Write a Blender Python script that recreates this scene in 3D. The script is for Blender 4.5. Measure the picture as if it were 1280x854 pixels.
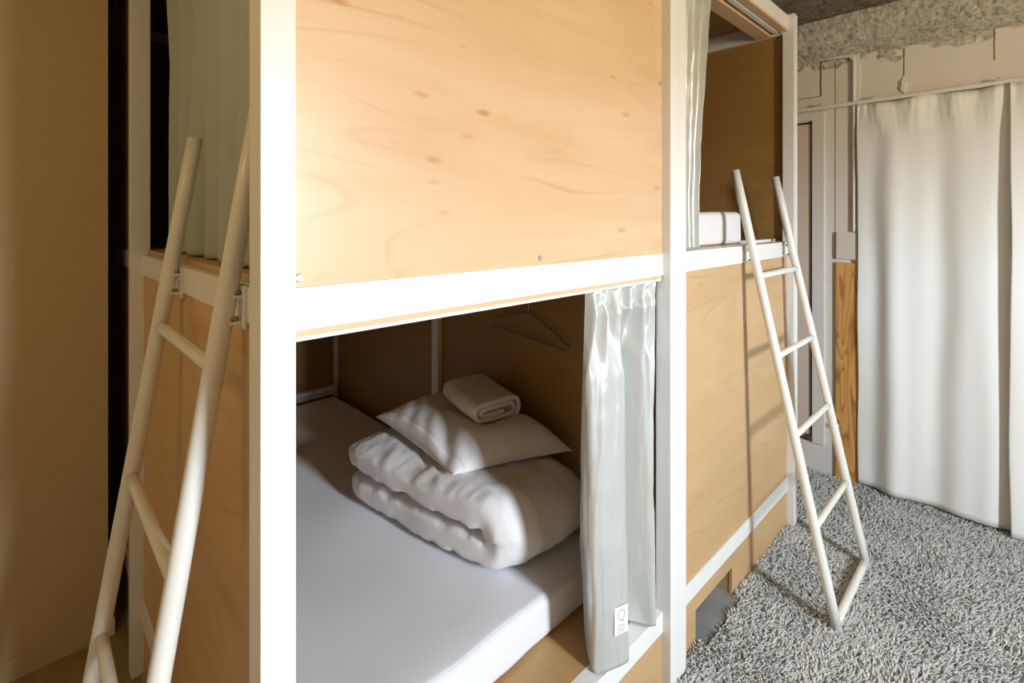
import bpy, bmesh, math, random
import numpy as np
from mathutils import Vector, noise, Matrix

for o in list(bpy.data.objects): bpy.data.objects.remove(o)
S = bpy.context.scene
COL = S.collection
R = math.radians
rng = random.Random(7)

# ---------------------------------------------------------------- camera
cd = bpy.data.cameras.new('camera'); cam = bpy.data.objects.new('camera', cd); COL.objects.link(cam)
cam.location = (-.2216, -.70, 1.3176)
cam.rotation_euler = (R(90), 0, R(45.78 - 90))
cd.sensor_width = 36; cd.lens = 626.4 / 1280 * 36; cd.shift_y = -152.7 / 1280
cd.clip_start = .02
S.camera = cam

# ---------------------------------------------------------------- world, lights, exposure
WORLD_STRENGTH = 168.0
WIN = dict(x0=.47, x1=.89, z0=1.15, z1=1.98, y=-2.85)
w = bpy.data.worlds.new('world'); S.world = w; w.use_nodes = True
nt = w.node_tree; nt.nodes.clear()
out = nt.nodes.new('ShaderNodeOutputWorld'); bg = nt.nodes.new('ShaderNodeBackground')
tc = nt.nodes.new('ShaderNodeTexCoord'); sx = nt.nodes.new('ShaderNodeSeparateXYZ'); cr = nt.nodes.new('ShaderNodeValToRGB')
nt.links.new(tc.outputs['Generated'], sx.inputs[0]); nt.links.new(sx.outputs['Z'], cr.inputs[0])
# Z of the direction: below the horizon warm street and ground, above it a white sky
cr.color_ramp.elements[0].position = 0.0; cr.color_ramp.elements[0].color = (.42, .36, .27, 1)
cr.color_ramp.elements[1].position = .10; cr.color_ramp.elements[1].color = (.80, .91, 1.0, 1)
nt.links.new(cr.outputs[0], bg.inputs[0]); bg.inputs[1].default_value = WORLD_STRENGTH
nt.links.new(bg.outputs[0], out.inputs[0])
pl = bpy.data.lights.new('window_daylight', 'AREA'); pl.shape = 'RECTANGLE'
pl.size = WIN['x1'] - WIN['x0']; pl.size_y = WIN['z1'] - WIN['z0']; pl.energy = 1
pl.cycles.is_portal = True
po = bpy.data.objects.new('window_daylight', pl); COL.objects.link(po)
po.location = ((WIN['x0'] + WIN['x1']) / 2, WIN['y'] - .02, (WIN['z0'] + WIN['z1']) / 2); po.rotation_euler = (R(90), 0, 0)
# warm ceiling lamp of the corridor
LAMP = bpy.data.lights.new('corridor_lamp', 'POINT'); LAMP.color = (1, .76, .36); LAMP.energy = 7.0; LAMP.shadow_soft_size = .10
lo = bpy.data.objects.new('corridor_lamp', LAMP); COL.objects.link(lo); lo.location = (-.86, .12, 1.92)
LAMP2 = bpy.data.lights.new('room_ceiling_lamp', 'POINT'); LAMP2.color = (1, .74, .42); LAMP2.energy = 12; LAMP2.shadow_soft_size = .12
lo = bpy.data.objects.new('room_ceiling_lamp', LAMP2); COL.objects.link(lo); lo.location = (.72, -1.55, 2.12)
S.view_settings.view_transform = 'Standard'; S.view_settings.look = 'None'; S.view_settings.gamma = 1
S.view_settings.use_curve_mapping = False
S.view_settings.exposure = 0.0

# ---------------------------------------------------------------- materials
def new_mat(name, col=(.8, .8, .8), rough=.5, metal=0, spec=.5):
    m = bpy.data.materials.new(name); m.use_nodes = True
    b = m.node_tree.nodes['Principled BSDF']
    b.inputs['Base Color'].default_value = (*col, 1); b.inputs['Roughness'].default_value = rough
    b.inputs['Metallic'].default_value = metal; b.inputs['Specular IOR Level'].default_value = spec
    return m, m.node_tree, b
def nd(t, kind, **kw):
    n = t.nodes.new(kind)
    for k, v in kw.items(): setattr(n, k, v)
    return n
def ramp(t, src, stops):
    r = t.nodes.new('ShaderNodeValToRGB'); e = r.color_ramp.elements
    e[0].position, e[0].color = stops[0][0], (*stops[0][1], 1)
    e[1].position, e[1].color = stops[1][0], (*stops[1][1], 1)
    for p, c in stops[2:]:
        x = e.new(p); x.color = (*c, 1)
    t.links.new(src, r.inputs[0]); return r.outputs[0]
def mapping(t, scale, rot=(0, 0, 0), loc=(0, 0, 0)):
    c = t.nodes.new('ShaderNodeTexCoord'); m = t.nodes.new('ShaderNodeMapping')
    m.inputs['Scale'].default_value = scale; m.inputs['Rotation'].default_value = rot; m.inputs['Location'].default_value = loc
    t.links.new(c.outputs['Object'], m.inputs[0]); return m.outputs[0]
def noise_tex(t, vec, scale, detail=4, rough=.55, dist=0):
    n = t.nodes.new('ShaderNodeTexNoise'); n.inputs['Scale'].default_value = scale; n.inputs['Detail'].default_value = detail
    n.inputs['Roughness'].default_value = rough; n.inputs['Distortion'].default_value = dist
    t.links.new(vec, n.inputs['Vector']); return n.outputs['Fac']
def mix(t, fac, a, b, mode='MIX'):
    m = t.nodes.new('ShaderNodeMix'); m.data_type = 'RGBA'; m.blend_type = mode
    for i, v in ((0, fac), (6, a), (7, b)):
        if hasattr(v, 'links') or isinstance(v, bpy.types.NodeSocket): t.links.new(v, m.inputs[i])
        elif i == 0: m.inputs[0].default_value = v
        else: m.inputs[i].default_value = (*v, 1)
    return m.outputs[2]
def bump(t, b, src, strength=.2, dist=.002):
    n = t.nodes.new('ShaderNodeBump'); n.inputs['Strength'].default_value = strength; n.inputs['Distance'].default_value = dist
    t.links.new(src, n.inputs['Height']); t.links.new(n.outputs[0], b.inputs['Normal'])

def plywood(name, grain='X', base=(.72, .47, .22), dark=(.56, .32, .12), seed=0, flecks=1.0, gloss=.38):
    m, t, b = new_mat(name, base, gloss)
    ax = 'XYZ'.index(grain)
    sc = [9, 9, 9]; sc[ax] = 1.1
    v = mapping(t, sc, rot=(0, R(4), 0), loc=(seed * 3.1, seed * 1.7, seed * 2.3))
    f1 = noise_tex(t, v, 1.3, 7, .6, .8)
    c1 = ramp(t, f1, [(.30, dark), (.62, base)])
    c1 = mix(t, .55, base, c1)
    # growth-ring lines of the veneer
    sc2 = [1.0, 1.0, 1.0]; sc2[ax] = .16
    v2 = mapping(t, sc2, rot=(0, R(6), R(3)), loc=(seed * 1.1 + .3, seed * .7, seed * .9))
    n2 = noise_tex(t, v2, 3.2, 2, .45, .3)
    mu = nd(t, 'ShaderNodeMath', operation='MULTIPLY'); t.links.new(n2, mu.inputs[0]); mu.inputs[1].default_value = 15
    fr = nd(t, 'ShaderNodeMath', operation='FRACT'); t.links.new(mu.outputs[0], fr.inputs[0])
    ln = ramp(t, fr.outputs[0], [(0, (0, 0, 0)), (.86, (0, 0, 0)), (.965, (1, 1, 1)), (1, (0, 0, 0))])
    pm = noise_tex(t, mapping(t, (2.2, 2.2, 2.2), loc=(seed, 4, 2)), 1.4, 2)
    pmr = ramp(t, pm, [(.42, (0, 0, 0)), (.66, (1, 1, 1))])
    lm = nd(t, 'ShaderNodeMath', operation='MULTIPLY'); t.links.new(ln, lm.inputs[0]); t.links.new(pmr, lm.inputs[1])
    lm2 = nd(t, 'ShaderNodeMath', operation='MULTIPLY'); t.links.new(lm.outputs[0], lm2.inputs[0]); lm2.inputs[1].default_value = .42
    c2 = mix(t, lm2.outputs[0], c1, tuple(x * .72 for x in dark))
    # small flecks and pin knots
    sc3 = [22, 22, 22]; sc3[ax] = 8
    vo = nd(t, 'ShaderNodeTexVoronoi'); t.links.new(mapping(t, sc3, rot=(0, R(8), 0), loc=(seed * 2.2, 1, 3)), vo.inputs['Vector']); vo.inputs['Scale'].default_value = 1.0
    vr = ramp(t, vo.outputs['Distance'], [(.03, (1, 1, 1)), (.20, (0, 0, 0))])
    vm = ramp(t, vo.outputs['Color'], [(.58, (0, 0, 0)), (.70, (1, 1, 1))])
    mm = nd(t, 'ShaderNodeMath', operation='MULTIPLY'); t.links.new(vr, mm.inputs[0]); t.links.new(vm, mm.inputs[1])
    m3 = nd(t, 'ShaderNodeMath', operation='MULTIPLY'); t.links.new(mm.outputs[0], m3.inputs[0]); m3.inputs[1].default_value = .85 * flecks
    c3 = mix(t, m3.outputs[0], c2, (.46, .20, .06))
    # broad mottling
    mo = noise_tex(t, mapping(t, (2.5, 2.5, 2.5), loc=(seed, 0, 5)), 1.2, 3)
    c4 = mix(t, .35, c3, ramp(t, mo, [(.3, (.82, .80, .76)), (.7, (1, 1, 1))]), 'MULTIPLY')
    t.links.new(c4, b.inputs['Base Color'])
    bump(t, b, f1, .06, .001)
    return m

M = {}
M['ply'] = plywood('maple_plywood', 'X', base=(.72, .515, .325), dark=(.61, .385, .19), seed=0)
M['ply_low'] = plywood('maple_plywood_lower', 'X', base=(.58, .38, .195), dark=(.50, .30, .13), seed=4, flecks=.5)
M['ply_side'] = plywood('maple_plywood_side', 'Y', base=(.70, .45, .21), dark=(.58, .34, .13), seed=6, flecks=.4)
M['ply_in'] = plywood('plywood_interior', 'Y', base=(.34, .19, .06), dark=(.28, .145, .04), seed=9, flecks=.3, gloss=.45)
M['ply_floor'] = plywood('plywood_platform', 'Y', base=(.52, .32, .14), dark=(.40, .23, .09), seed=11, flecks=.3, gloss=.33)

def painted(name, col, rough=.4, sc=60, st=.05):
    m, t, b = new_mat(name, col, rough)
    v = mapping(t, (1, 1, 1))
    f = noise_tex(t, v, sc, 3)
    t.links.new(mix(t, .25, col, ramp(t, noise_tex(t, v, 5, 3), [(.3, tuple(c * .93 for c in col)), (.7, col)])), b.inputs['Base Color'])
    bump(t, b, f, st, .001); return m
M['white'] = painted('white_painted_wood', (.80, .80, .78), .38)
M['steel_white'] = painted('white_powder_coated_steel', (.78, .77, .72), .3, 200, .02)
M['wall'] = painted('white_wall_paint', (.74, .72, .68), .7, 25, .15)
M['cream'] = painted('cream_partition_board', (.54, .43, .24), .6, 30, .02)
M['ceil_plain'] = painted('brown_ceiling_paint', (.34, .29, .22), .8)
M['wall_tan'] = painted('tan_wall_board', (.42, .31, .19), .8)
M['door'] = painted('door_pale_pink', (.74, .62, .52), .5)
M['dark'] = painted('gap_shade_black', (.03, .022, .015), .9)
M['crack'] = painted('crack_brown', (.10, .06, .03), .9)
M['metal'] = new_mat('screw_steel', (.50, .50, .47), .35, .4)[0]
M['wire'] = new_mat('hanger_dark_steel', (.30, .31, .30), .35, .9)[0]
M['plastic'] = painted('ivory_plastic', (.72, .68, .60), .4)
M['tag'] = new_mat('tag_white_cotton', (.86, .84, .86), .8)[0]
M['ink'] = new_mat('tag_grey_ink', (.45, .42, .45), .8)[0]

def cloth(name, col, rough=.85, wr=.15, sheen=.15, trans=0, weave=900):
    m, t, b = new_mat(name, col, rough, 0, .25)
    b.inputs['Sheen Weight'].default_value = sheen
    v = mapping(t, (1, 1, 1))
    a = noise_tex(t, v, 22, 5, .55, .4); c = noise_tex(t, v, weave, 2)
    ad = nd(t, 'ShaderNodeMath', operation='MULTIPLY_ADD'); t.links.new(c, ad.inputs[0]); ad.inputs[1].default_value = .12; t.links.new(a, ad.inputs[2])
    bump(t, b, ad.outputs[0], wr, .006)
    return m, t, b
M['sheet'] = cloth('white_cotton_sheet', (.76, .77, .82), .9, .10)[0]
M['duvet'] = cloth('white_cotton_duvet', (.77, .76, .77), .9, .22)[0]
m_, t_, b_ = cloth('white_terry', (.84, .82, .80), .95, .35, .4)
bump(t_, b_, noise_tex(t_, mapping(t_, (1, 1, 1)), 420, 2), .5, .003); M['terry'] = m_
m_, t_, b_ = cloth('silver_satin', (.72, .74, .72), .32, .30, .1)
b_.inputs['Metallic'].default_value = .5; b_.inputs['Specular IOR Level'].default_value = .6; M['satin'] = m_
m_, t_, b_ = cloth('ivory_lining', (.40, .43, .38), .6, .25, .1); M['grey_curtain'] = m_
m_, t_, b_ = cloth('off_white_drape', (.89, .90, .88), .85, .08, .1); M['drape'] = m_

# carpet yarn
m, t, b = new_mat('grey_shag_yarn', (.5, .5, .48), .9, 0, .2)
oi = nd(t, 'ShaderNodeAttribute'); oi.attribute_name = 'tint'
hz = nd(t, 'ShaderNodeAttribute'); hz.attribute_name = 'tip'
c1 = ramp(t, oi.outputs['Fac'], [(0, (.52, .51, .47)), (.5, (.59, .60, .58)), (1, (.67, .68, .67))])
t.links.new(c1, b.inputs['Base Color']); M['yarn'] = m
m, t, b = new_mat('carpet_backing', (.30, .29, .26), .95); M['backing'] = m
m, t, b = new_mat('grey_vinyl', (.30, .31, .30), .45)
t.links.new(ramp(t, noise_tex(t, mapping(t, (1, 1, 1)), 8, 4), [(.3, (.24, .25, .24)), (.7, (.36, .37, .36))]), b.inputs['Base Color']); M['vinyl'] = m
m, t, b = new_mat('brown_floorboard', (.30, .21, .11), .5)
t.links.new(ramp(t, noise_tex(t, mapping(t, (12, 1, 1)), 3, 6), [(.3, (.25, .18, .09)), (.7, (.36, .26, .14))]), b.inputs['Base Color']); M['floor'] = m

# sprayed-on rough plaster of ceiling and beam
def sprayed(name, lo, hi, speck):
    m, t, b = new_mat(name, hi, .95, 0, .1)
    v = mapping(t, (1, 1, 1))
    n1 = noise_tex(t, v, 55, 6, .75); n2 = noise_tex(t, v, 7, 3)
    c = ramp(t, n1, [(.36, speck), (.47, lo), (.62, hi)])
    c = mix(t, .5, c, ramp(t, n2, [(.3, (.70, .69, .64)), (.65, (1, 1, 1))]), 'MULTIPLY')
    t.links.new(c, b.inputs['Base Color']); bump(t, b, n1, 1.0, .012); return m
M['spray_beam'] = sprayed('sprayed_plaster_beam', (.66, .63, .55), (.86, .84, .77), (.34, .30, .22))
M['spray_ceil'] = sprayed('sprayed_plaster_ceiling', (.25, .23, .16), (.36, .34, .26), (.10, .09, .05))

# right hand wall: painted boards with chipped sprayed plaster fading in at the top
m, t, b = new_mat('old_white_wall', (.76, .72, .66), .65)
v = mapping(t, (1, 1, 1))
tcn = nd(t, 'ShaderNodeTexCoord'); se = nd(t, 'ShaderNodeSeparateXYZ'); t.links.new(tcn.outputs['Object'], se.inputs[0])
mr = nd(t, 'ShaderNodeMapRange'); t.links.new(se.outputs['Z'], mr.inputs[0])
mr.inputs[1].default_value = 2.02; mr.inputs[2].default_value = 2.22; mr.inputs[3].default_value = -.30; mr.inputs[4].default_value = .42
nn = noise_tex(t, v, 7, 3); ad = nd(t, 'ShaderNodeMath', operation='ADD'); t.links.new(nn, ad.inputs[0]); t.links.new(mr.outputs[0], ad.inputs[1])
ms = ramp(t, ad.outputs[0], [(.55, (0, 0, 0)), (.60, (1, 1, 1))])
n1 = noise_tex(t, v, 60, 6, .75)
rc = ramp(t, n1, [(.38, (.26, .22, .15)), (.50, (.60, .56, .46)), (.64, (.76, .72, .62))])
t.links.new(mix(t, ms, mix(t, .4, (.78, .74, .68), ramp(t, noise_tex(t, v, 3, 5), [(.3, (.80, .66, .55)), (.7, (.80, .78, .74))])), rc), b.inputs['Base Color'])
h = nd(t, 'ShaderNodeMath', operation='MULTIPLY'); t.links.new(ms, h.inputs[0]); t.links.new(n1, h.inputs[1])
h2 = nd(t, 'ShaderNodeMath', operation='MULTIPLY_ADD'); t.links.new(noise_tex(t, v, 14, 5), h2.inputs[0]); h2.inputs[1].default_value = .25; t.links.new(h.outputs[0], h2.inputs[2])
bump(t, b, h2.outputs[0], .6, .012)
M['oldwall'] = m

# bold-grained orange softwood plank
m, t, b = new_mat('orange_softwood', (.70, .36, .10), .5)
v = mapping(t, (1, 1.0, .16), loc=(0, .07, 0))
n = noise_tex(t, v, 9, 2, .5, .4)
mu = nd(t, 'ShaderNodeMath', operation='MULTIPLY'); t.links.new(n, mu.inputs[0]); mu.inputs[1].default_value = 9
fr = nd(t, 'ShaderNodeMath', operation='FRACT'); t.links.new(mu.outputs[0], fr.inputs[0])
c = ramp(t, fr.outputs[0], [(0, (.74, .40, .13)), (.7, (.66, .32, .085)), (.9, (.40, .16, .035)), (1, (.70, .37, .11))])
vo = nd(t, 'ShaderNodeTexVoronoi'); t.links.new(mapping(t, (1, 9, 5.5), loc=(0, .3, .1)), vo.inputs['Vector']); vo.inputs['Scale'].default_value = 1
c = mix(t, ramp(t, vo.outputs['Distance'], [(.04, (1, 1, 1)), (.13, (0, 0, 0))]), c, (.20, .08, .02))
t.links.new(c, b.inputs['Base Color']); M['plank'] = m

# ---------------------------------------------------------------- mesh helpers
def link(name, me, mat, parent=None, smooth=False):
    o = bpy.data.objects.new(name, me); COL.objects.link(o)
    if mat: me.materials.append(mat)
    if parent:
        o.parent = parent
        L = parent.location.copy()
        if parent.parent: L += parent.parent.location
        me.transform(Matrix.Translation(-L))
    if smooth: me.polygons.foreach_set('use_smooth', [True] * len(me.polygons))
    return o
def from_bm(name, bm, mat, parent=None, smooth=False):
    bmesh.ops.recalc_face_normals(bm, faces=bm.faces)
    me = bpy.data.meshes.new(name); bm.to_mesh(me); bm.free(); return link(name, me, mat, parent, smooth)
def add_box(bm, x0, x1, y0, y1, z0, z1, bev=0):
    r = bmesh.ops.create_cube(bm, size=1); vs = r['verts']
    for v in vs: v.co = Vector(((x0 + x1) / 2 + v.co.x * (x1 - x0), (y0 + y1) / 2 + v.co.y * (y1 - y0), (z0 + z1) / 2 + v.co.z * (z1 - z0)))
    if bev:
        es = set(e for v in vs for e in v.link_edges)
        bmesh.ops.bevel(bm, geom=list(es), offset=bev, segments=2, affect='EDGES', profile=.6)
def box(name, x0, x1, y0, y1, z0, z1, mat, parent=None, bev=.0012):
    bm = bmesh.new(); add_box(bm, x0, x1, y0, y1, z0, z1, bev); return from_bm(name, bm, M[mat], parent)
def prism(name, poly, axis, a, b, mat, parent=None, bev=0):
    """poly in the two other axes, pushed along axis from a to b"""
    bm = bmesh.new(); V = []
    for q in (a, b):
        row = []
        for p in poly:
            c = {'X': (q, p[0], p[1]), 'Y': (p[0], q, p[1]), 'Z': (p[0], p[1], q)}[axis]
            row.append(bm.verts.new(c))
        V.append(row)
    n = len(poly)
    bm.faces.new(V[0]); bm.faces.new(V[1][::-1])
    for i in range(n): bm.faces.new((V[0][i], V[1][i], V[1][(i + 1) % n], V[0][(i + 1) % n]))
    if bev: bmesh.ops.bevel(bm, geom=bm.edges[:], offset=bev, segments=2, affect='EDGES')
    return from_bm(name, bm, M[mat], parent)
def tube(name, pts, rad, mat, parent=None, seg=16, closed=False, caps=True):
    pts = [Vector(p) for p in pts]; bm = bmesh.new(); rings = []; n = len(pts)
    up = None
    for i, p in enumerate(pts):
        if closed: d = (pts[(i + 1) % n] - pts[i - 1]).normalized()
        else: d = (pts[min(i + 1, n - 1)] - pts[max(i - 1, 0)]).normalized()
        if up is None:
            up = Vector((0, 0, 1)) if abs(d.z) < .9 else Vector((1, 0, 0))
        s = d.cross(up).normalized(); up = s.cross(d).normalized()
        rr = rad[i] if isinstance(rad, (list, tuple)) else rad
        rings.append([bm.verts.new(p + (s * math.cos(2 * math.pi * k / seg) + up * math.sin(2 * math.pi * k / seg)) * rr) for k in range(seg)])
    rr = range(n if closed else n - 1)
    for i in rr:
        A, B = rings[i], rings[(i + 1) % n]
        for k in range(seg): bm.faces.new((A[k], A[(k + 1) % seg], B[(k + 1) % seg], B[k]))
    if caps and not closed:
        bm.faces.new(rings[0][::-1]); bm.faces.new(rings[-1])
    o = from_bm(name, bm, M[mat], parent, True)
    return o
def flat_caps(o):
    for p in o.data.polygons:
        if len(p.vertices) > 4: p.use_smooth = False
def grid_obj(name, P, mat, parent=None, closed_u=False, thick=0, smooth=True):
    """P[i][j] points"""
    nu, nv = len(P), len(P[0]); verts = [tuple(P[i][j]) for i in range(nu) for j in range(nv)]; faces = []
    for i in range(nu if closed_u else nu - 1):
        a = i; b2 = (i + 1) % nu
        for j in range(nv - 1): faces.append((a * nv + j, b2 * nv + j, b2 * nv + j + 1, a * nv + j + 1))
    me = bpy.data.meshes.new(name); me.from_pydata(verts, [], faces); me.update()
    o = link(name, me, M[mat], parent, smooth)
    if thick:
        md = o.modifiers.new('thickness', 'SOLIDIFY'); md.thickness = thick; md.offset = 0
    return o
def empty(name, loc, label=None, cat=None, group=None):
    o = bpy.data.objects.new(name, None); COL.objects.link(o); o.location = loc; o.empty_display_size = .1
    return tag(o, label, cat, group)
def tag(o, label=None, cat=None, group=None, kind=None):
    for k, v in (('label', label), ('category', cat), ('group', group), ('kind', kind)):
        if v: o[k] = v
    return o
def struct(o): o['kind'] = 'structure'; return o
def nz(x, y, z=0, s=1.0): return noise.noise(Vector((x * s, y * s, z * s)))
def sm(x): x = max(0, min(1, x)); return x * x * (3 - 2 * x)

# ---------------------------------------------------------------- room shell
XL, XR, YF, YB, ZC = -1.0, 2.77, -2.85, 2.45, 2.42
struct(box('floor', XL - .1, XR + .3, YF - .1, YB + .1, -.12, -.02, 'floor', bev=0))
struct(box('wall_left', XL - .1, XL, YF - .1, YB + .1, -.1, 2.6, 'wall_tan', bev=0))
struct(box('wall_back', XL, XR + .1, YB, YB + .1, -.1, 2.6, 'wall_tan', bev=0))
bm = bmesh.new()
add_box(bm, XL, WIN['x0'], YF - .1, YF, -.1, 2.6); add_box(bm, WIN['x1'], XR + .1, YF - .1, YF, -.1, 2.6)
add_box(bm, WIN['x0'], WIN['x1'], YF - .1, YF, -.1, WIN['z0']); add_box(bm, WIN['x0'], WIN['x1'], YF - .1, YF, WIN['z1'], 2.6)
struct(from_bm('wall_front', bm, M['wall_tan']))
bm = bmesh.new()
for a, c in ((WIN['x0'], WIN['x0'] + .03), (WIN['x1'] - .03, WIN['x1'])): add_box(bm, a, c, YF - .06, YF - .03, WIN['z0'], WIN['z1'], .002)
for a, c in ((WIN['z0'], WIN['z0'] + .03), (WIN['z1'] - .03, WIN['z1'])): add_box(bm, WIN['x0'], WIN['x1'], YF - .06, YF - .03, a, c, .002)
struct(from_bm('window_1', bm, M['white']))

# wall_right with the door opening cut out of it
D0, D1, DZ0, DZ1 = .094, .80, .14, 1.836
bm = bmesh.new()
add_box(bm, XR, XR + .1, YF - .1, D0, -.1, 2.6); add_box(bm, XR, XR + .1, D1, YB + .1, -.1, 2.6)
add_box(bm, XR, XR + .1, D0, D1, -.1, DZ0); add_box(bm, XR, XR + .1, D0, D1, DZ1, 2.6)
wr = struct(from_bm('wall_right', bm, M['oldwall']))
dr = struct(box('door_1', XR + .004, XR + .04, D0 + .009, D1 - .009, DZ0 + .012, DZ1 - .011, 'door'))
struct(box('door_gap_shade', XR + .041, XR + .06, D0, D1, DZ0, DZ1, 'dark', bev=0))  # added near-black backing: its colour stands in for shade in the door gap
box('hinge', XR - .010, XR + .004, D0 - .004, D0 + .03, DZ0 + .004, DZ0 + .034, 'crack', dr)
bm = bmesh.new()
add_box(bm, XR - .010, XR, .036, D0 - .002, DZ0, DZ1 + .045, .0015); add_box(bm, XR - .010, XR, D0 - .002, D1 + .03, DZ1 + .006, DZ1 + .045, .0015)
struct(from_bm('trim_1', bm, M['wall']))
def crack(y, z0, z1, wd, seed):
    bm = bmesh.new(); L = []; Rr = []
    n = 14
    for i in range(n + 1):
        z = z0 + (z1 - z0) * i / n; o = nz(seed, z * 25) * wd * .7; ww = wd * (.45 + .5 * abs(nz(seed + 9, z * 40))) + (.0005)
        L.append(bm.verts.new((XR - .0012, y + o - ww, z))); Rr.append(bm.verts.new((XR - .0012, y + o + ww, z)))
    for i in range(n): bm.faces.new((L[i], Rr[i], Rr[i + 1], L[i + 1]))
    r = bmesh.ops.extrude_face_region(bm, geom=bm.faces[:])
    for v in [g for g in r['geom'] if isinstance(g, bmesh.types.BMVert)]: v.co.x += .004
    from_bm('crack', bm, M['crack'], wr)
crack(.054, 1.965, 2.155, .0050, 1); crack(-.293, 1.93, 2.13, .0022, 2); crack(-.602, 2.004, 2.165, .0022, 3)
crack(-.012, 1.115, 2.12, .0010, 4)
bm = bmesh.new(); add_box(bm, XR - .001, XR + .002, .054, .40, 1.962, 1.965); from_bm('crack', bm, M['crack'], wr)
# chipped plaster blob round the middle crack
bm = bmesh.new(); bmesh.ops.create_icosphere(bm, subdivisions=4, radius=1)
for v in bm.verts:
    k = 1 + .45 * nz(v.co.x * 2, v.co.y * 2, v.co.z * 2) + .25 * nz(v.co.x * 7, v.co.y * 7, v.co.z * 7)
    v.co = Vector((XR + v.co.x * .010 * k, -.289 + v.co.y * .016 * k, 1.955 + v.co.z * .036 * k))
from_bm('plaster_patch', bm, M['oldwall'], wr, True)
# stubs of wall pilaster beside the conduit
struct(box('trim_2', XR - .006, XR, -.118, -.078, 1.262, 2.20, 'wall'))

# sprayed beam along the right wall and sprayed ceiling
def sprayed_sheet(name, fn, nu, nv, mat, amp):
    P = []
    for i in range(nu):
        row = []
        for j in range(nv):
            p, nrm = fn(i / (nu - 1), j / (nv - 1)); p = Vector(p)
            d = (noise.fractal(p * 26, .8, 2.1, 4) * .5 + noise.noise(p * 5) * .9) * amp
            row.append(p + Vector(nrm) * d)
        P.append(row)
    return grid_obj(name, P, mat)
def beam_fn(u, v):
    y = -1.6 + 2.6 * u
    # profile from wall (low) round to the ceiling
    prof = [(2.775, 2.135), (2.74, 2.150), (2.70, 2.178), (2.665, 2.215), (2.65, 2.26), (2.645, 2.31), (2.65, 2.40)]
    a = v * (len(prof) - 1); i = min(int(a), len(prof) - 2); f = a - i
    x = prof[i][0] * (1 - f) + prof[i + 1][0] * f; z = prof[i][1] * (1 - f) + prof[i + 1][1] * f
    dx = prof[i + 1][0] - prof[i][0]; dz = prof[i + 1][1] - prof[i][1]; l = math.hypot(dx, dz)
    return (x, y, z), (-dz / l, 0, dx / l * -1 * -1)
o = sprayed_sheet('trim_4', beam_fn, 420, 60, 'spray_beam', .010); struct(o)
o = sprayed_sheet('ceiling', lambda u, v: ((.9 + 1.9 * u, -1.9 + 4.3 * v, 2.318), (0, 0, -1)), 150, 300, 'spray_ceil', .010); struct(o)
struct(box('trim_5', XL, XR + .1, YF, YB, 2.345, 2.60, 'ceil_plain', bev=0))

# partition board at the left with its low skirting
pw = struct(box('wall_partition', XL, -.029, 1.356, 1.386, -.02, 2.345, 'cream', bev=.001))
pb = struct(box('baseboard_left', XL, -.034, 1.349, 1.3559, -.02, .045, 'cream', bev=.001))
box('floor_guide', -.032, -.012, 1.352, 1.372, -.02, .030, 'white', pw)

# conduit, box, plank, knob, curtain rail on the right wall
c = tube('cable_conduit', [(XR - .012, -.095, 1.256 + .01 * i) for i in range(0, 88)] +
         [(XR - .012, -.095 + .02 * math.sin(a), 2.126 + .02 * (1 - math.cos(a))) for a in (.3, .6, .9, 1.2)] + [(XR - .013, -.06 + .02 * i, 2.142 + .0022 * i) for i in range(0, 22)], .0075, 'steel_white')
tag(c, 'thin white cable conduit running up the wall from the switch box', 'conduit')
t = empty('junction_box', (XR, -.063, 1.115), 'small ivory switch box on the wall above the orange wood plank', 'switch box')
box('cover_plate', XR - .016, XR, -.110, -.017, 1.116, 1.253, 'plastic', t, .004)
box('screw_cap', XR - .0175, XR - .0155, -.069, -.058, 1.20, 1.211, 'plastic', t, .001)
t = empty('wood_plank', (XR, -.07, 0), 'orange wooden plank with bold grain fixed upright to the white wall', 'plank')
box('board', XR - .014, XR, -.121, -.016, -.018, 1.098, 'plank', t, .0015)
t = empty('wall_hook', (XR, -.012, .27), 'tiny white round peg beside the orange wood plank', 'peg')
tube('peg', [(XR - .0145, -.026, .268), (XR - .030, -.026, .268), (XR - .032, -.026, .268)], [.005, .005, .008], 'white', t, 12)
tube('peg_head', [(XR - .032, -.026, .268), (XR - .036, -.026, .268), (XR - .040, -.026, .268)], [.009, .010, .006], 'white', t, 12)

t = empty('curtain_rail', (2.738, -.5, 1.895), 'long white curtain rail mounted high along the right wall', 'curtain rail')
box('rail', 2.728, 2.746, -1.6, .62, 1.886, 1.904, 'white', t, .003)
for y in (.045, -.185, -.62, -1.2):
    box('bracket', 2.724, XR, y - .010, y + .010, 1.9045, 1.9125, 'plastic', t, .001)
for y in (.05, -.18, -.615):
    tube('screw', [(2.735, y, 1.9127), (2.735, y, 1.916)], .005, 'crack', t, 10)

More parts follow.
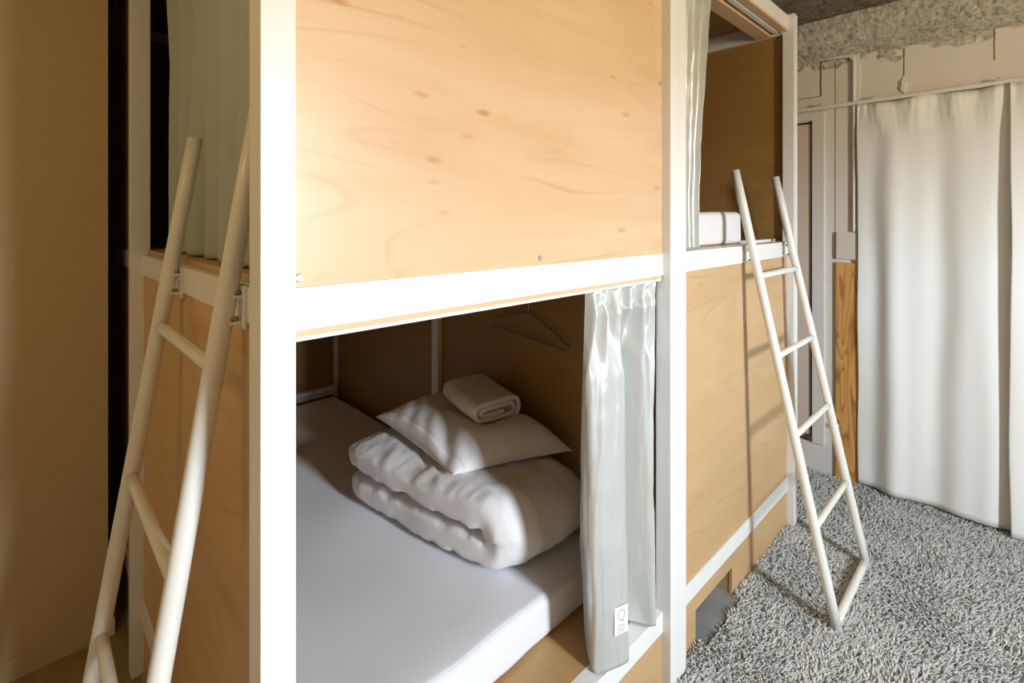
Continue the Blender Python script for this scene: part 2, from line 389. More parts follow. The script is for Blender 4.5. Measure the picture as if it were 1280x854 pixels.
def drape(name, y0, y1, x, z0, z1, label, seed, folds, mat='drape', amp=.028):
    nu, nv = 150, 70; P = []
    for i in range(nu):
        u = i / (nu - 1); row = []
        for j in range(nv):
            v = j / (nv - 1); z = z1 + (z0 - z1) * v
            ph = seed + folds * 2 * math.pi * u + .5 * nz(u * 2, v * 1.2, seed)
            a = amp * (.35 + .65 * sm(v * 3)) * (1 + .5 * nz(u * 3, seed))
            xx = x - .004 + a * math.sin(ph) + .22 * a * math.sin(2.3 * ph + 1.1) + .008 * nz(u * 5, v * 3, seed)
            # pinch creases just under the rail
            pin = max(0, 1 - v / .10); xx += pin * .010 * math.sin(u * folds * 4 * math.pi + .6) + pin * .006 * nz(u * 30, v * 30)
            sag = .012 * abs(math.sin(u * folds * math.pi)) * (1 - v)
            yy = y0 + (y1 - y0) * u + .010 * nz(u * 4, v * 4, seed + 3)
            row.append((min(xx, 2.764), yy, z - sag))
        P.append(row)
    o = grid_obj(name, P, mat, thick=.0015)
    return tag(o, label, 'curtain')
drape('drape', -.113, -.655, 2.738, .012, 1.889, 'wide off-white floor-length curtain hanging on the right wall beside the wood plank', 1.2, 2.0, amp=.015)
drape('drape', -.650, -1.35, 2.712, .006, 1.889, 'second off-white drape cut off at the right edge of the photo, overlapping the wide one', 4.4, 3.0, amp=.012)

# floor under the bunks and shag carpet in front
struct(box('trim_6', .02, 2.30, .0, 2.12, -.02, -.012, 'vinyl', bev=0))
def carpet():
    rs = np.random.RandomState(3)
    zones = [(.55, 2.765, -1.75, -.002, 1), (2.208, 2.765, -.002, .85, 1), (1.178, 1.30, -.002, .027, 1), (1.565, 2.154, -.002, .027, 1)]
    pts = []
    for x0, x1, y0, y1, d in zones:
        n = int((x1 - x0) * (y1 - y0) * 26000); pts.append(np.c_[rs.uniform(x0, x1, n), rs.uniform(y0, y1, n)])
    p = np.vstack(pts); n = len(p)
    # slow lay direction field so tufts fall in drifts
    lay = np.array([noise.noise(Vector((a * 3.5, b * 3.5, 0))) * 3.2 + noise.noise(Vector((a * 14, b * 14, 5))) * 2.0 for a, b in p])
    ln = rs.uniform(.016, .026, n); tilt = rs.uniform(.25, 1.1, n); ang = lay + rs.normal(0, .7, n) - 1.2
    wdt = rs.uniform(.0026, .0040, n)
    dx, dy = np.cos(ang), np.sin(ang); tint = np.clip(rs.normal(.5, .2, n), 0, 1)
    hs = [0, .55, 1.0]; V = np.zeros((n, 9, 3)); 
    for k, hh in enumerate(hs):
        bend = tilt * hh ** 1.5
        cx = p[:, 0] + dx * ln * np.sin(bend) * hh; cy = p[:, 1] + dy * ln * np.sin(bend) * hh; cz = -.018 + ln * np.cos(bend) * hh
        ww = wdt * (1.0, 1.05, .45)[k]
        for q in range(3):
            a = ang + q * 2.0944
            V[:, k * 3 + q, 0] = cx + np.cos(a) * ww; V[:, k * 3 + q, 1] = cy + np.sin(a) * ww; V[:, k * 3 + q, 2] = cz
    V[:, :, 0] = np.minimum(V[:, :, 0], 2.766)
    xx, yy = V[:, :, 0], V[:, :, 1]
    post = ((xx < 1.178)) | ((xx > 2.154) & (xx < 2.206))
    V[:, :, 1] = np.where(post & (yy > -.003), -.003, np.where((xx < 2.2) & (yy > .0265), .0265, yy))
    verts = V.reshape(-1, 3); F = []
    for k in (0, 1):
        for q in range(3):
            F.append([k * 3 + q, k * 3 + (q + 1) % 3, (k + 1) * 3 + (q + 1) % 3, (k + 1) * 3 + q])
    F = np.array(F); cap = np.array([6, 7, 8])
    quads = (np.arange(n)[:, None, None] * 9 + F[None]).reshape(-1, 4); tris = (np.arange(n)[:, None] * 9 + cap[None])
    me = bpy.data.meshes.new('shag_carpet'); nv = len(verts)
    bv = [(.55, -1.75, 2.766, -.004), (2.212, -.004, 2.766, .85)]
    ex = []; exf = []
    for x0, y0, x1, y1 in bv:
        b0 = nv + len(ex); ex += [(x0, y0, -.017), (x1, y0, -.017), (x1, y1, -.017), (x0, y1, -.017)]; exf.append([b0, b0 + 1, b0 + 2, b0 + 3])
    verts = np.vstack([verts, np.array(ex)]); quads = np.vstack([quads, np.array(exf)])
    me.vertices.add(len(verts)); me.vertices.foreach_set('co', verts.ravel())
    nl = quads.size + tris.size; me.loops.add(nl); me.loops.foreach_set('vertex_index', np.concatenate([quads.ravel(), tris.ravel()]).astype(np.int32))
    npoly = len(quads) + len(tris); me.polygons.add(npoly)
    starts = np.concatenate([np.arange(len(quads)) * 4, len(quads) * 4 + np.arange(len(tris)) * 3]).astype(np.int32)
    me.polygons.foreach_set('loop_start', starts)
    me.update(calc_edges=True); me.validate()
    at = me.attributes.new('tint', 'FLOAT', 'POINT'); at.data.foreach_set('value', np.concatenate([np.repeat(tint, 9), np.zeros(len(ex))]))
    o = link('shag_carpet', me, M['yarn'], None, False)
    tag(o, 'long-pile light grey shag carpet covering the floor at the right', 'carpet', kind='stuff')
carpet()

# ---------------------------------------------------------------- bunk beds
W, RC = .046, .024
YM, YE = 1.11, 2.135
Z = dict(rb=.140, rt=.197, bb=1.158, bt=1.220, tb=2.145, tt=2.205, post=2.208)
def front_rails(t, x0, x1):
    box('base_rail', x0, x1, RC, .070, Z['rb'], Z['rt'], 'white', t)
    box('beam', x0, x1, RC, .070, Z['bb'], Z['bt'], 'white', t)
    box('top_rail', x0, x1, RC, .070, Z['tb'], Z['tt'], 'white', t)
def screw(t, x, y, z, ax='Y'):
    bm = bmesh.new(); bmesh.ops.create_cone(bm, cap_ends=True, segments=18, radius1=.0065, radius2=.0050, depth=.003)
    for v in bm.verts: v.co = Vector((v.co.x, -v.co.z, v.co.y))
    r = bmesh.ops.create_cone(bm, cap_ends=True, segments=6, radius1=.0022, radius2=.0022, depth=.0034)
    for v in r['verts']: v.co = Vector((v.co.x, -v.co.z - .0004, v.co.y))
    for v in bm.verts: v.co += Vector((x, y, z))
    from_bm('screw', bm, M['metal'], t)

A = empty('bunk_bed', (0, 0, 0), 'near plywood bunk bed with white frame, bedding inside its open lower berth', 'bunk bed', 'bunk beds')
AX2 = 1.083
for x in (0, AX2):
    for y in (0, YM, YE):
        box('post', x, x + W, y, y + W, -.018, Z['post'], 'white', A, .0015)
front_rails(A, W, AX2)
for ys, ye in ((W, YM), (YM + W, YE)):
    for xs in (RC, AX2):
        xe = xs + (W - RC)
        box('side_rail', xs, xe, ys, ye, Z['rb'], Z['rt'], 'white', A)
        box('side_beam', xs, xe, ys, ye, Z['bb'], 1.214, 'white', A)
        box('side_top_rail', xs, xe, ys, ye, Z['tb'], Z['tt'], 'white', A)
    box('side_panel', RC + .006, RC + .016, ys, ye, Z['rt'], Z['bb'], 'ply_side', A, 0)
    box('skirt_panel', RC + .006, RC + .016, ys, ye, -.018, Z['rb'], 'ply_side', A, 0)
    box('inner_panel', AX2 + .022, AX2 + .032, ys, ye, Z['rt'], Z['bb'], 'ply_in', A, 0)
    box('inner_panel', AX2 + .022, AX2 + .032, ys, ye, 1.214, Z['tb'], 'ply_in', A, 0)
box('side_panel', RC + .006, RC + .016, YM + W, YE, 1.214, Z['tb'], 'ply_side', A, 0)
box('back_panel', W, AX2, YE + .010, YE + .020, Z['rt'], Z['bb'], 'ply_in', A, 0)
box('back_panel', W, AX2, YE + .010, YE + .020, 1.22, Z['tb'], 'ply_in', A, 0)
box('back_rail', W, AX2, YE - .020, YE + .009, .300, .350, 'white', A)
box('back_rail', W, AX2, YE - .0, YE + .030, Z['bb'], 1.214, 'white', A)
tube('back_bar', [(W + .001, 2.10, .343), (.5, 2.10, .343), (AX2 - .03, 2.10, .343), (AX2 - .008, 2.10, .343)], .013, 'white', A)
box('front_panel', W, AX2, RC + .004, RC + .014, Z['bt'], Z['tb'], 'ply', A, .0006)
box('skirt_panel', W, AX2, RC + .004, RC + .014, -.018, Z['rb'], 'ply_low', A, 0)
box('under_strip', W, AX2 - .006, RC + .001, .062, 1.1490, 1.1578, 'ply', A, .0004)
box('curtain_track', W, AX2 - .004, RC + .003, .052, 1.1425, 1.1487, 'white', A, .0006)
box('platform', W + .002, AX2, .0705, YE - .0, .180, .1965, 'ply_floor', A, 0)
box('upper_platform', RC + .016, AX2, .0705, YE - .0, 1.2145, 1.228, 'ply_floor', A, .0006)
box('slat_support', W + .002, AX2, .0705, YE - .02, Z['bb'] + .01, 1.214, 'ply_in', A, 0)
box('roof_panel', W, AX2, .0705, YE, 2.190, 2.200, 'ply_in', A, 0)
for x, z in ((.0605, 1.2335), (.571, 1.2345), (1.074, 1.704)):
    screw(A, x, RC + .0025, z)

B = empty('bunk_bed', (1.1295, 0, 0), 'far plywood bunk bed with white frame, closed lower berth and floor-level notch', 'bunk bed', 'bunk beds')
BX0, BX3 = 1.1295, 2.156
for x in (BX0, BX3):
    for y in (0, YM, YE):
        box('post', x, x + W, y, y + W, -.018, Z['post'], 'white', B, .0015)
b0 = BX0 + W
front_rails(B, b0, BX3)
for ys, ye in ((W, YM), (YM + W, YE)):
    for xs in (BX0, BX3):
        xe = xs + (W - RC)
        box('side_rail', xs, xe, ys, ye, Z['rb'], Z['rt'], 'white', B)
        box('side_beam', xs, xe, ys, ye, Z['bb'], 1.214, 'white', B)
        box('side_top_rail', xs, xe, ys, ye, Z['tb'] - .016, Z['tt'] - .008, 'white', B)
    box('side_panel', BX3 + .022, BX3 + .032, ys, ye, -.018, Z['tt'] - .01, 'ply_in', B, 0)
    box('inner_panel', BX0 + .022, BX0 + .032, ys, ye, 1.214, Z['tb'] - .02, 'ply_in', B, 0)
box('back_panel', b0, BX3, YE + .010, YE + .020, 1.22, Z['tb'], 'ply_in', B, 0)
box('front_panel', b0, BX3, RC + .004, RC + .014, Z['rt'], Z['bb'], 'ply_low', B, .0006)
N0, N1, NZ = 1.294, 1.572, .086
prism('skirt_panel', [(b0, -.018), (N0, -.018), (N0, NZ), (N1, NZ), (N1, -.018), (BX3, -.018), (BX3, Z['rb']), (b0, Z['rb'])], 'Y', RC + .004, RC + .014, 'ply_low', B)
box('floor_board', N1 + .002, N1 + .014, RC + .015, 1.0, -.012, Z['rb'], 'ply_low', B, 0)
box('upper_platform', b0, BX3, .0705, YE, 1.2045, 1.2205, 'ply_floor', B, .0006)
box('slat_support', b0, BX3, .0705, YE, .12, .139, 'ply_in', B, 0)
box('track_block', BX3 - .30, BX3 - .004, .075, .115, 1.2207, 1.232, 'white', B, .001)
box('under_strip', b0, BX3 - .004, RC + .001, .055, 2.1355, 2.1448, 'ply', B, .0004)
box('curtain_track', b0, BX3 - .004, .060, .078, 2.132, 2.1448, 'white', B, .0006)
box('joist', b0, BX3 - .001, .092, .150, 2.125, 2.190, 'ply', B, .001)
box('roof_panel', b0, BX3, .0705, YE, 2.191, 2.200, 'ply_in', B, 0)
tube('stop_cap', [(BX3 - .012, .047, 2.130), (BX3 - .012, .047, 2.1352)], .008, 'metal', B, 12)

# ---------------------------------------------------------------- ladders
def ladder(label, foot, top, a0, a1, zr, swap, rung_low):
    """foot/top: offsets out of the bunk face; rails stand at a0 and a1 along the face"""
    def pt(a, off, z): return (off, a, z) if swap else (a, off, z)
    loc = pt((a0 + a1) / 2, foot, 0)
    t = empty('ladder', (loc[0], loc[1], 0), label, 'ladder', 'bunk ladders')
    RR = .0152; zt = 1.498
    off = lambda z: foot + (top - foot) * z / zt
    for a in (a0, a1):
        zs = [-.012 + (zt + .012) * i / 12 for i in range(13)]
        r = tube('rail', [pt(a, off(z), z) for z in zs], RR, 'steel_white', t, 24)
        flat_caps(r)
    for z in zr + ([.012] if rung_low else []):
        s = .011 if z > .05 else .013
        tube('rung', [pt(a0 + .004 + (a1 - a0 - .008) * k / 6, off(z), z) for k in range(7)], s, 'steel_white', t, 18)
    for a in (a0, a1):
        z1 = Z['bt'] if not swap else 1.214
        bm = bmesh.new()
        def bb(aa, ab, o0, o1, q0, q1):
            if swap: add_box(bm, o0, o1, aa, ab, q0, q1, .0008)
            else: add_box(bm, aa, ab, o0, o1, q0, q1, .0008)
        c0 = a + (.012 if not swap else -.028)
        zz = off(1.19)
        bb(c0, c0 + .016, RC - .0035, RC - .0003, z1 - .066, z1 + .0035)
        bb(c0, c0 + .016, RC - .0035, .0695, z1 + .0005, z1 + .0035)
        bb(c0 - .012 if not swap else c0 + .010, c0 + .006 if not swap else c0 + .028, zz + .002, RC - .0003, z1 - .058, z1 - .054)
        bb(c0 - .012 if not swap else c0 + .010, c0 + .006 if not swap else c0 + .028, off(1.21) + .002, RC - .0003, z1 - .018, z1 - .014)
        hk = from_bm('hook', bm, M['steel_white'], t)
        for q in (z1 - .050, z1 - .010):
            p = pt(a + (.010 if not swap else -.012), (off(q) + RC) / 2 + .001, q)
            tube('screw', [Vector(p) - Vector((.003, .003, 0)), Vector(p) + Vector((.003, .003, 0))], .0035, 'wire', hk, 10)
    return t
ladder('white metal ladder standing on the grey carpet, hooked on the far bunk', -.272, .051, 1.658, 2.080, [.294, .579, .839, 1.114], False, True)
ladder('white metal ladder leaning on the shaded left side of the near bunk', -.190, .052, .166, .596, [.185, .485, .787, 1.090], True, False)

# ---------------------------------------------------------------- hanging curtains of the bunks
def catmull(P, n):
    P = [Vector(p) for p in P]; out = []
    m = len(P) - 1
    for i in range(n):
        a = i / (n - 1) * m; k = min(int(a), m - 1); f = a - k
        p0 = P[max(k - 1, 0)]; p1 = P[k]; p2 = P[k + 1]; p3 = P[min(k + 2, m)]
        out.append(.5 * ((2 * p1) + (-p0 + p2) * f + (2 * p0 - 5 * p1 + 4 * p2 - p3) * f * f + (-p0 + 3 * p1 - 3 * p2 + p3) * f ** 3))
    return out
def lofted(name, levels, nu, nv, mat, crease=.002, seed=0, parent=None):
    """levels: list of (z, plan polyline) from top to bottom, all of one length"""
    rows = [(z, catmull([(x, y, 0) for x, y in pl_], nu)) for z, pl_ in levels]
    P = [[None] * nv for _ in range(nu)]
    zs = [r[0] for r in rows]
    for j in range(nv):
        v = j / (nv - 1); z = zs[0] + (zs[-1] - zs[0]) * v
        k = 0
        while k < len(zs) - 2 and z < zs[k + 1]: k += 1
        f = (z - zs[k]) / (zs[k + 1] - zs[k]); f = max(0, min(1, f)); 
        for i in range(nu):
            p = rows[k][1][i].lerp(rows[k + 1][1][i], f)
            d = crease * (noise.fractal(Vector((p.x * 30, z * 6 + seed, p.y * 20)), 1, 2, 3) + .6 * nz(p.x * 8, z * 22, seed))
            P[i][j] = (p.x + d * .4, p.y + d, z)
    return grid_obj(name, P, mat, parent, thick=.0014)

# near bunk, lower berth: gathered silver curtain at the right of the opening
t = empty('bunk_curtain', (.92, .04, .205), 'silver satin curtain gathered at the right of the open lower berth', 'curtain', 'bunk curtains')
plan_top = [(.752, .046), (.764, .030), (.779, .042), (.797, .028), (.810, .046), (.822, .030), (.845, .050), (.868, .032), (.880, .056), (.900, .038), (.915, .060), (.935, .034), (.950, .058), (.968, .036), (.985, .056), (1.005, .034), (1.022, .058), (1.045, .040), (1.062, .055), (1.076, .044)]
plan_pin = [(.754, .050), (.768, .022), (.780, .050), (.788, .050), (.806, .016), (.818, .050), (.826, .050), (.848, .014), (.864, .016), (.884, .056), (.892, .060), (.908, .020), (.926, .024), (.942, .074), (.955, .076), (.972, .026), (.990, .022), (1.010, .074), (1.040, .030), (1.074, .046)]
plan_mid = [(.756, .058), (.754, .046), (.762, .034), (.780, .028), (.800, .018), (.824, .012), (.848, .008), (.866, .012), (.868, .040), (.872, .085), (.890, .135), (.918, .145), (.944, .130), (.962, .095), (.974, .058), (.986, .036), (1.000, .032), (1.014, .052), (1.028, .030), (1.048, .056), (1.074, .045)]
plan_low = [(.800, .100), (.780, .075), (.766, .050), (.768, .032), (.788, .022), (.816, .012), (.842, .006), (.866, .004), (.874, .024), (.880, .075), (.902, .125), (.938, .130), (.968, .100), (.985, .060), (1.002, .036), (1.020, .020), (1.036, .024), (1.046, .040), (1.056, .054), (1.072, .050)]
plan_bot = [(.885, .150), (.850, .122), (.808, .080), (.784, .044), (.794, .030), (.816, .018), (.842, .009), (.868, .002), (.880, .010), (.884, .060), (.902, .112), (.932, .122), (.962, .100), (.985, .060), (1.002, .030), (1.014, .014), (1.026, .014), (1.038, .032), (1.050, .052), (1.070, .056)]
lofted('cloth', [(1.141, plan_top), (1.085, plan_pin), (.93, plan_mid), (.50, plan_low), (.203, plan_bot)], 300, 130, 'satin', .0026, 2, t)
tdir = Vector((.046, -.0145, 0)).normalized(); tn = Vector((tdir.y, -tdir.x, 0))
def tagpt(a, z, d): return Vector((.843, .0070, 0)) + tdir * a + tn * (.0035 + d) + Vector((0, 0, z))
def tag_mesh(name, rects, d0, d1, mat, parent):
    bm = bmesh.new()
    for x0, x1, z0, z1 in rects:
        vs = [bm.verts.new(tagpt(x, z, d)) for d in (d0, d1) for x, z in ((x0, z0), (x1, z0), (x1, z1), (x0, z1))]
        for f in ((0, 1, 2, 3), (7, 6, 5, 4), (0, 4, 5, 1), (1, 5, 6, 2), (2, 6, 7, 3), (3, 7, 4, 0)): bm.faces.new([vs[k] for k in f])
    return bm
tg = from_bm('care_tag', tag_mesh('', [(-.021, .021, .288, .356)], -.0005, .0006, '', t), M['tag'], t)
tg['label'] = 'small white printed tag'
rects = [(.001, .007, .317, .321), (-.010, .010, .3075, .3105), (-.011, -.001, .301, .3035), (.002, .011, .301, .3035), (-.010, .008, .2965, .2985), (-.012, -.002, .2925, .2945), (.001, .011, .2925, .2945)]
bm = tag_mesh('', rects, .0007, .0009, '', tg)
n = 28; ra = []; rb_ = []
for k in range(n):
    th = 2 * math.pi * k / n
    ra.append(bm.verts.new(tagpt(.0085 * math.cos(th), .335 + .0105 * math.sin(th), .0009))); rb_.append(bm.verts.new(tagpt(.0115 * math.cos(th), .335 + .0138 * math.sin(th), .0009)))
for k in range(n): bm.faces.new((ra[k], ra[(k + 1) % n], rb_[(k + 1) % n], rb_[k]))
from_bm('printed_mark', bm, M['ink'], tg)

# far bunk, upper berth
def wavy(x0, x1, n, yc, am, seed, swap=False):
    r = random.Random(seed); P = []
    for i in range(n):
        a = x0 + (x1 - x0) * i / (n - 1) + r.uniform(-.15, .15) * (x1 - x0) / n
        o = yc + (am if i % 2 else -am) * r.uniform(.6, 1.2)
        P.append((o, a) if swap else (a, o))
    return P
t = empty('bunk_curtain', (1.30, .05, 1.225), 'silver satin curtain tied back at the left of the far upper berth', 'curtain', 'bunk curtains')
lofted('cloth', [(2.128, wavy(1.182, 1.44, 9, .050, .014, 5)), (1.95, wavy(1.182, 1.41, 9, .050, .020, 5)), (1.60, wavy(1.182, 1.355, 9, .050, .021, 5)), (1.40, wavy(1.182, 1.325, 9, .050, .020, 6)), (1.224, wavy(1.182, 1.335, 9, .050, .020, 6))], 170, 90, 'satin', .003, 7, t)
# near bunk, upper berth, on the shaded side
t = empty('bunk_curtain', (.055, .5, 1.23), 'dull grey-beige curtain closing the upper berth behind the left ladder', 'curtain', 'bunk curtains')
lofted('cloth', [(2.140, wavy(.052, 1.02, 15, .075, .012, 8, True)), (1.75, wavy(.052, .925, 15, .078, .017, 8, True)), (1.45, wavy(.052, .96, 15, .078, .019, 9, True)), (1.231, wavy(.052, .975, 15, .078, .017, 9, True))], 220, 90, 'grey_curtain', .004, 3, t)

# ---------------------------------------------------------------- bedding
def pad(name, x0, x1, y0, y1, z0, z1, mat, rr=.03, amp=.004, nx=70, ny=110, parent=None, seed=0):
    """rounded mattress: a wrapped superellipse shell"""
    bm = bmesh.new(); add_box(bm, x0, x1, y0, y1, z0, z1)
    bmesh.ops.bevel(bm, geom=bm.edges[:], offset=rr, segments=5, affect='EDGES', profile=.5)
    big = [f for f in bm.faces if f.calc_area() > .01]
    bmesh.ops.subdivide_edges(bm, edges=bm.edges[:], cuts=5, use_grid_fill=True)
    bmesh.ops.subdivide_edges(bm, edges=[e for e in bm.edges if e.calc_length() > .05], cuts=3, use_grid_fill=True)
    for v in bm.verts:
        c = v.co
        if c.z > z0 + .01:
            k = amp * (nz(c.x * 4, c.y * 4, c.z * 6 + seed) + .5 * nz(c.x * 13, c.y * 13, c.z * 13 + seed))
            c.z += k; c.y += k * .8
    return from_bm(name, bm, M[mat], parent, True)
m = pad('mattress', W + .010, AX2 - .025, .190, 2.070, .1975, .312, 'sheet', .026, .005)
tag(m, 'white sheeted mattress on the plywood platform of the open lower berth', 'mattress')

def duvet():
    # one thick quilt folded over once: lower layer, round fold toward the opening, upper layer
    nu, nv = 220, 84; hx = .178; cx = .872
    zl, zu = .371, .4770; rad = (zu - zl) / 2; yf = .372; yb = 1.03
    L1 = yb - yf; La = math.pi * rad; Lt = 2 * L1 + La
    def path(s):
        if s < L1: return Vector((0, yb - s, zl)), Vector((0, 0, 1))
        if s < L1 + La:
            a = (s - L1) / rad; return Vector((0, yf - rad * math.sin(a), zl + rad - rad * math.cos(a))), Vector((0, math.sin(a), math.cos(a)))
        q = s - L1 - La; return Vector((0, yf + q, zu)), Vector((0, 0, -1))
    P = []; M2 = 2 * nv
    for i in range(nu):
        u = i / (nu - 1); s = u * Lt; c, n = path(s)       # n points to the inside of the fold
        end = min(1, (1 - abs(2 * u - 1) ** 14)) ** .5
        row = []
        up = s > L1 + La * .5
        for k in range(M2 + 1):
            a = 2 * math.pi * k / M2; ca, sa = math.cos(a), math.sin(a)
            e = .52
            xx = math.copysign(abs(ca) ** .62, ca); hh = math.copysign(abs(sa) ** (.34 if sa > 0 else .62), sa)
            thick = .058 * end * (1 + .12 * nz(c.y * 5, xx * 2.5, 1 if up else 7))
            # inside of the fold stays close so the layers press on each other
            inner = .0535 if hh > 0 else thick
            wide = hx * (1 + .035 * nz(c.y * 6, 3 if up else 11)) + (.008 if up else -.004) + (.15 * max(0, c.y - .33) * (1 - sm((c.y - .9) / .3)) if xx < 0 else .010)
            fold = math.exp(-((s - L1 - La / 2) / .09) ** 2)
            wide *= 1 - .07 * fold
            if up: wide += .0
            p = Vector((cx + xx * wide * (.96 + .04 * end), c.y, c.z)) + n * (hh * (min(inner, thick) if hh > 0 else thick))
            # wrinkles: long pulls running back from the fold, finer at the edges
            edge = abs(xx) ** 4
            wv = .0045 * (1 - 2.2 * abs(nz(p.x * 11 + p.y * 3, p.y * 9 - p.x * 4, p.z * 6 + 3))) + .0045 * nz(p.x * 14, p.y * 5, p.z * 7) + .0060 * abs(nz(p.x * 7 + p.y * 6, p.y * 15 - p.x * 9, p.z * 9)) + .0080 * edge * nz(p.y * 24, p.z * 12, 2) + .004 * edge * abs(nz(p.y * 55, p.z * 18, 6))
            p.y -= .14 * (p.x - cx) * fold
            # pinched diagonal creases on the left side
            cr1 = -.011 * math.exp(-((p.x - .745 - .55 * (p.y - .72)) / .010) ** 2) * math.exp(-((p.y - .72) / .07) ** 2)
            cr2 = -.009 * math.exp(-((p.x - .765 - .55 * (p.y - .62)) / .008) ** 2) * math.exp(-((p.y - .62) / .06) ** 2)
            p -= n * (wv + (cr1 + cr2 if up else 0))
            # belly: centre fuller than the edges, upper layer droops toward the back
            p.z = max(p.z, .3145)
            row.append(p)
        P.append(row)
    verts = [tuple(p) for r in P for p in r[:-1]]; F = []
    for i in range(nu - 1):
        for k in range(M2):
            F.append((i * M2 + k, (i + 1) * M2 + k, (i + 1) * M2 + (k + 1) % M2, i * M2 + (k + 1) % M2))
    F.append(tuple(range(M2))); F.append(tuple((nu - 1) * M2 + k for k in range(M2))[::-1])
    me = bpy.data.meshes.new('duvet'); me.from_pydata(verts, [], F); me.update()
    bm = bmesh.new(); bm.from_mesh(me); bmesh.ops.recalc_face_normals(bm, faces=bm.faces); bm.to_mesh(me); bm.free()
    o = link('duvet', me, M['duvet'], None, True)
    tag(o, 'thick white duvet folded in half on the mattress under the pillow', 'duvet')
duvet()

def pillow():
    A_, B_, C_, D_ = Vector((.700, .500, .548)), Vector((.725, 1.010, .575)), Vector((1.068, .335, .560)), Vector((1.060, .880, .57))
    n = 84; 
    def shape(u, v, top):
        p = A_.lerp(B_, v).lerp(C_.lerp(D_, v), u)
        U, V = 2 * u - 1, 2 * v - 1
        # edges pull in between the corners
        mid = A_.lerp(D_, .5)
        pin = .055 * ((1 - V * V) * abs(U) ** 3 + (1 - U * U) * abs(V) ** 3)
        p = p.lerp(Vector((mid.x, mid.y, p.z)), pin)
        h = max(0, (1 - U ** 4) * (1 - V ** 4)) ** .62
        H = .108 * (.66 + .34 * sm(u / .55))
        wr = .006 * nz(p.x * 10, p.y * 10, 4) + .004 * nz(p.x * 30, p.y * 24, 1) * (1 - h * .5)
        # fold valley running from the near-left tip up under the towel, and pulls at the left
        d = (p.x - A_.x) * .62 - (p.y - A_.y) * .52; al = (p.x - A_.x) * .55 + (p.y - A_.y) * .62
        val = -.026 * math.exp(-((d + .022) / .024) ** 2) * sm(al / .05) * (1 - sm((al - .20) / .10))
        pul = .0028 * math.sin((p.y * .8 - p.x * .9) * 75 + nz(p.x * 8, p.y * 8) * 3) * sm((p.y - .62) / .1) * (1 - sm((p.x - .90) / .08)) * h
        if top: z = p.z + H * h + (wr + val + pul) * min(1, h * 1.6)
        else: z = p.z - .010 * h * (1 - h) * 2
        if top:
            tx, ty = p.x - .955, p.y - .67; lim = .628 + .5 * max(0, math.hypot(max(0, abs(tx) - .07), max(0, abs(ty) - .11))) ** 1.0
            he = u - .085; z -= .0035 * math.exp(-(he / .012) ** 2); z += .0030 * sm((.085 - u) / .03) * (1 - sm((.02 - u) / .02))
            k = .008; z = -k * math.log(math.exp(-z / k) + math.exp(-lim / k))
        z = max(z, .5395 + (.006 if top else 0))
        return Vector((p.x, p.y, z))
    verts = []; idx = {}; F = []
    for top in (1, 0):
        for i in range(n + 1):
            for j in range(n + 1):
                bd = i in (0, n) or j in (0, n)
                if not top and bd: idx[(0, i, j)] = idx[(1, i, j)]; continue
                idx[(top, i, j)] = len(verts); verts.append(tuple(shape(i / n, j / n, top)))
    for top in (1, 0):
        for i in range(n):
            for j in range(n):
                q = [idx[(top, i, j)], idx[(top, i + 1, j)], idx[(top, i + 1, j + 1)], idx[(top, i, j + 1)]]
                F.append(q if top else q[::-1])
    me = bpy.data.meshes.new('pillow'); me.from_pydata(verts, [], F); me.update()
    o = link('pillow', me, M['duvet'], None, True)
    tag(o, 'white pillow with pointed corners lying on the folded duvet', 'pillow')
pillow()

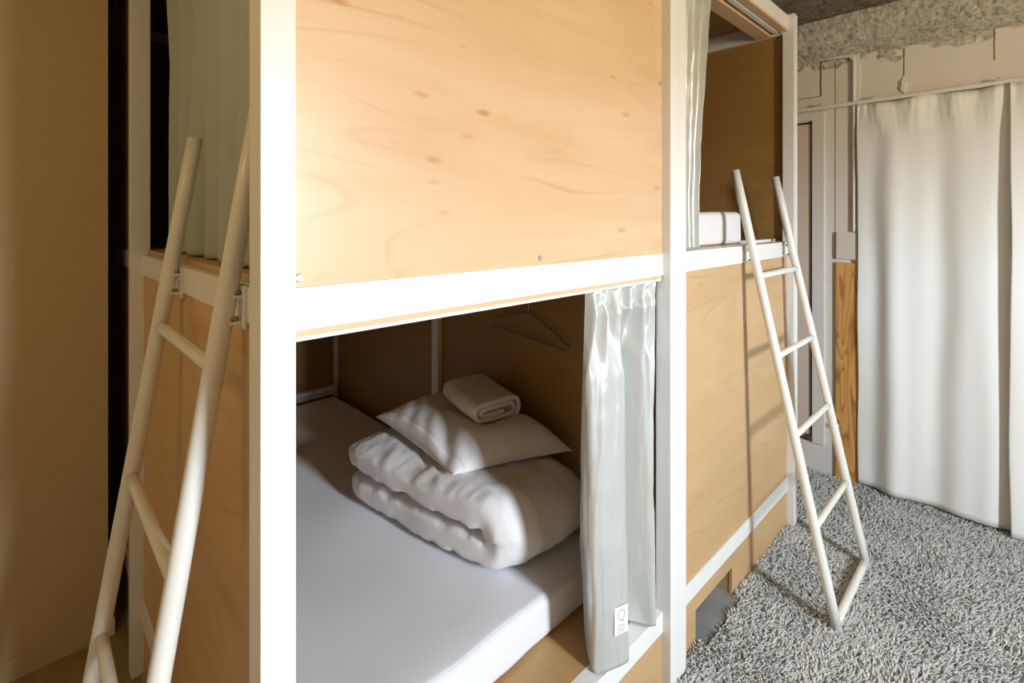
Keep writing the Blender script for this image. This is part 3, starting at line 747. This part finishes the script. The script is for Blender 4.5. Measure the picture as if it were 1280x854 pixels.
def towel():
    # ribbon cross-section (x,z): a flat roll, open loop at the end
    path = [(.030, .020), (.000, .018), (-.030, .018), (-.050, .021), (-.052, .030), (-.040, .035), (.000, .036), (.045, .038), (.062, .034), (.068, .022), (.060, .010), (.030, .006), (-.02, .006), (-.055, .006), (-.070, .016), (-.071, .032), (-.058, .045), (-.02, .050), (.03, .051), (.070, .049), (.084, .036), (.085, .018), (.075, .002), (.050, -.005)]
    C = catmull([(a * 1.10, 0, b * 1.30) for a, b in path], 120); th = .0078
    ny = 40; P = []
    ang = R(-12); ca, sa = math.cos(ang), math.sin(ang); ox, oy, oz = .950, .675, .634
    loop = []
    for i, c in enumerate(C):
        d = (C[min(i + 1, 119)] - C[max(i - 1, 0)]).normalized(); n = Vector((-d.z, 0, d.x)); loop.append((c, n))
    ring_ = [c + n * th for c, n in loop] + [c - n * th for c, n in loop[::-1]]
    rows = []
    for j in range(ny + 1):
        v = j / ny; y = -.125 + .25 * v
        e = max(0, 1 - (abs(2 * v - 1)) ** 16); row = []
        cxm, czm = .007, .023
        for q, p in enumerate(ring_):
            px = cxm + (p.x - cxm) * (.965 + .035 * e); pz = czm + (p.z - czm) * (.93 + .07 * e)
            pz += .007 * math.sin(v * 3.1) * 0 + .004 * nz(px * 20, y * 14, 1) + .010 * (v - .5) * (v - .5)
            yy = y + .004 * nz(px * 30, pz * 30, j // ny)
            row.append((ox + px * ca - yy * sa, oy + px * sa + yy * ca, oz + pz + .012 * (v)))
        rows.append(row)
    nr = len(ring_); verts = [p for r in rows for p in r]; F = []
    for j in range(ny):
        for q in range(nr): F.append((j * nr + q, j * nr + (q + 1) % nr, (j + 1) * nr + (q + 1) % nr, (j + 1) * nr + q))
    h = nr // 2
    for base in (0, ny * nr):
        for q in range(h - 1): F.append((base + q, base + q + 1, base + nr - 2 - q, base + nr - 1 - q))
    me = bpy.data.meshes.new('towel'); me.from_pydata(verts, [], F); me.update()
    bm = bmesh.new(); bm.from_mesh(me); bmesh.ops.recalc_face_normals(bm, faces=bm.faces); bm.to_mesh(me); bm.free()
    o = link('folded_towel', me, M['terry'], None, True)
    tag(o, 'white folded terry towel on top of the pillow', 'towel')
towel()

o = pad('folded_bedding', 1.345, 1.862, .105, .62, 1.2215, 1.346, 'duvet', .020, .006, seed=5)
tag(o, 'folded white bedding lying in the far upper berth beside the curtain', 'bedding')

# wire coat hanger hooked on the inner panel of the lower berth
t = empty('coat_hanger', (1.098, .567, .99), 'thin dark wire coat hanger on the back wall of the lower berth', 'hanger')
pts = []
def arc(c, r, a0, a1, n, x=1.094): return [(x, c[0] + r * math.cos(a0 + (a1 - a0) * k / n), c[1] + r * math.sin(a0 + (a1 - a0) * k / n)) for k in range(n + 1)]
sh = [(1.094, .567, .975), (1.092, .60, .972), (1.088, .66, .960), (1.086, .72, .938), (1.085, .752, .922), (1.085, .757, .911), (1.085, .749, .903), (1.085, .70, .900), (1.085, .567, .889), (1.085, .43, .879), (1.085, .385, .876), (1.085, .372, .882), (1.085, .376, .891), (1.088, .42, .918), (1.091, .50, .955), (1.093, .545, .972)]
tube('wire_frame', [tuple(p) for p in catmull(sh + [sh[0]], 90)][:-1], .0030, 'wire', t, 8, closed=True)
hk = [(1.094, .565, .972), (1.094, .565, .99)] + arc((.5555, 1.002), .0095, -.3, 3.6, 12)
tube('hook', hk, .0020, 'metal', t, 8)
tube('wall_peg', [(1.105, .5555, 1.0078), (1.090, .5555, 1.0078), (1.086, .5555, 1.0095)], .0028, 'metal', A, 8)
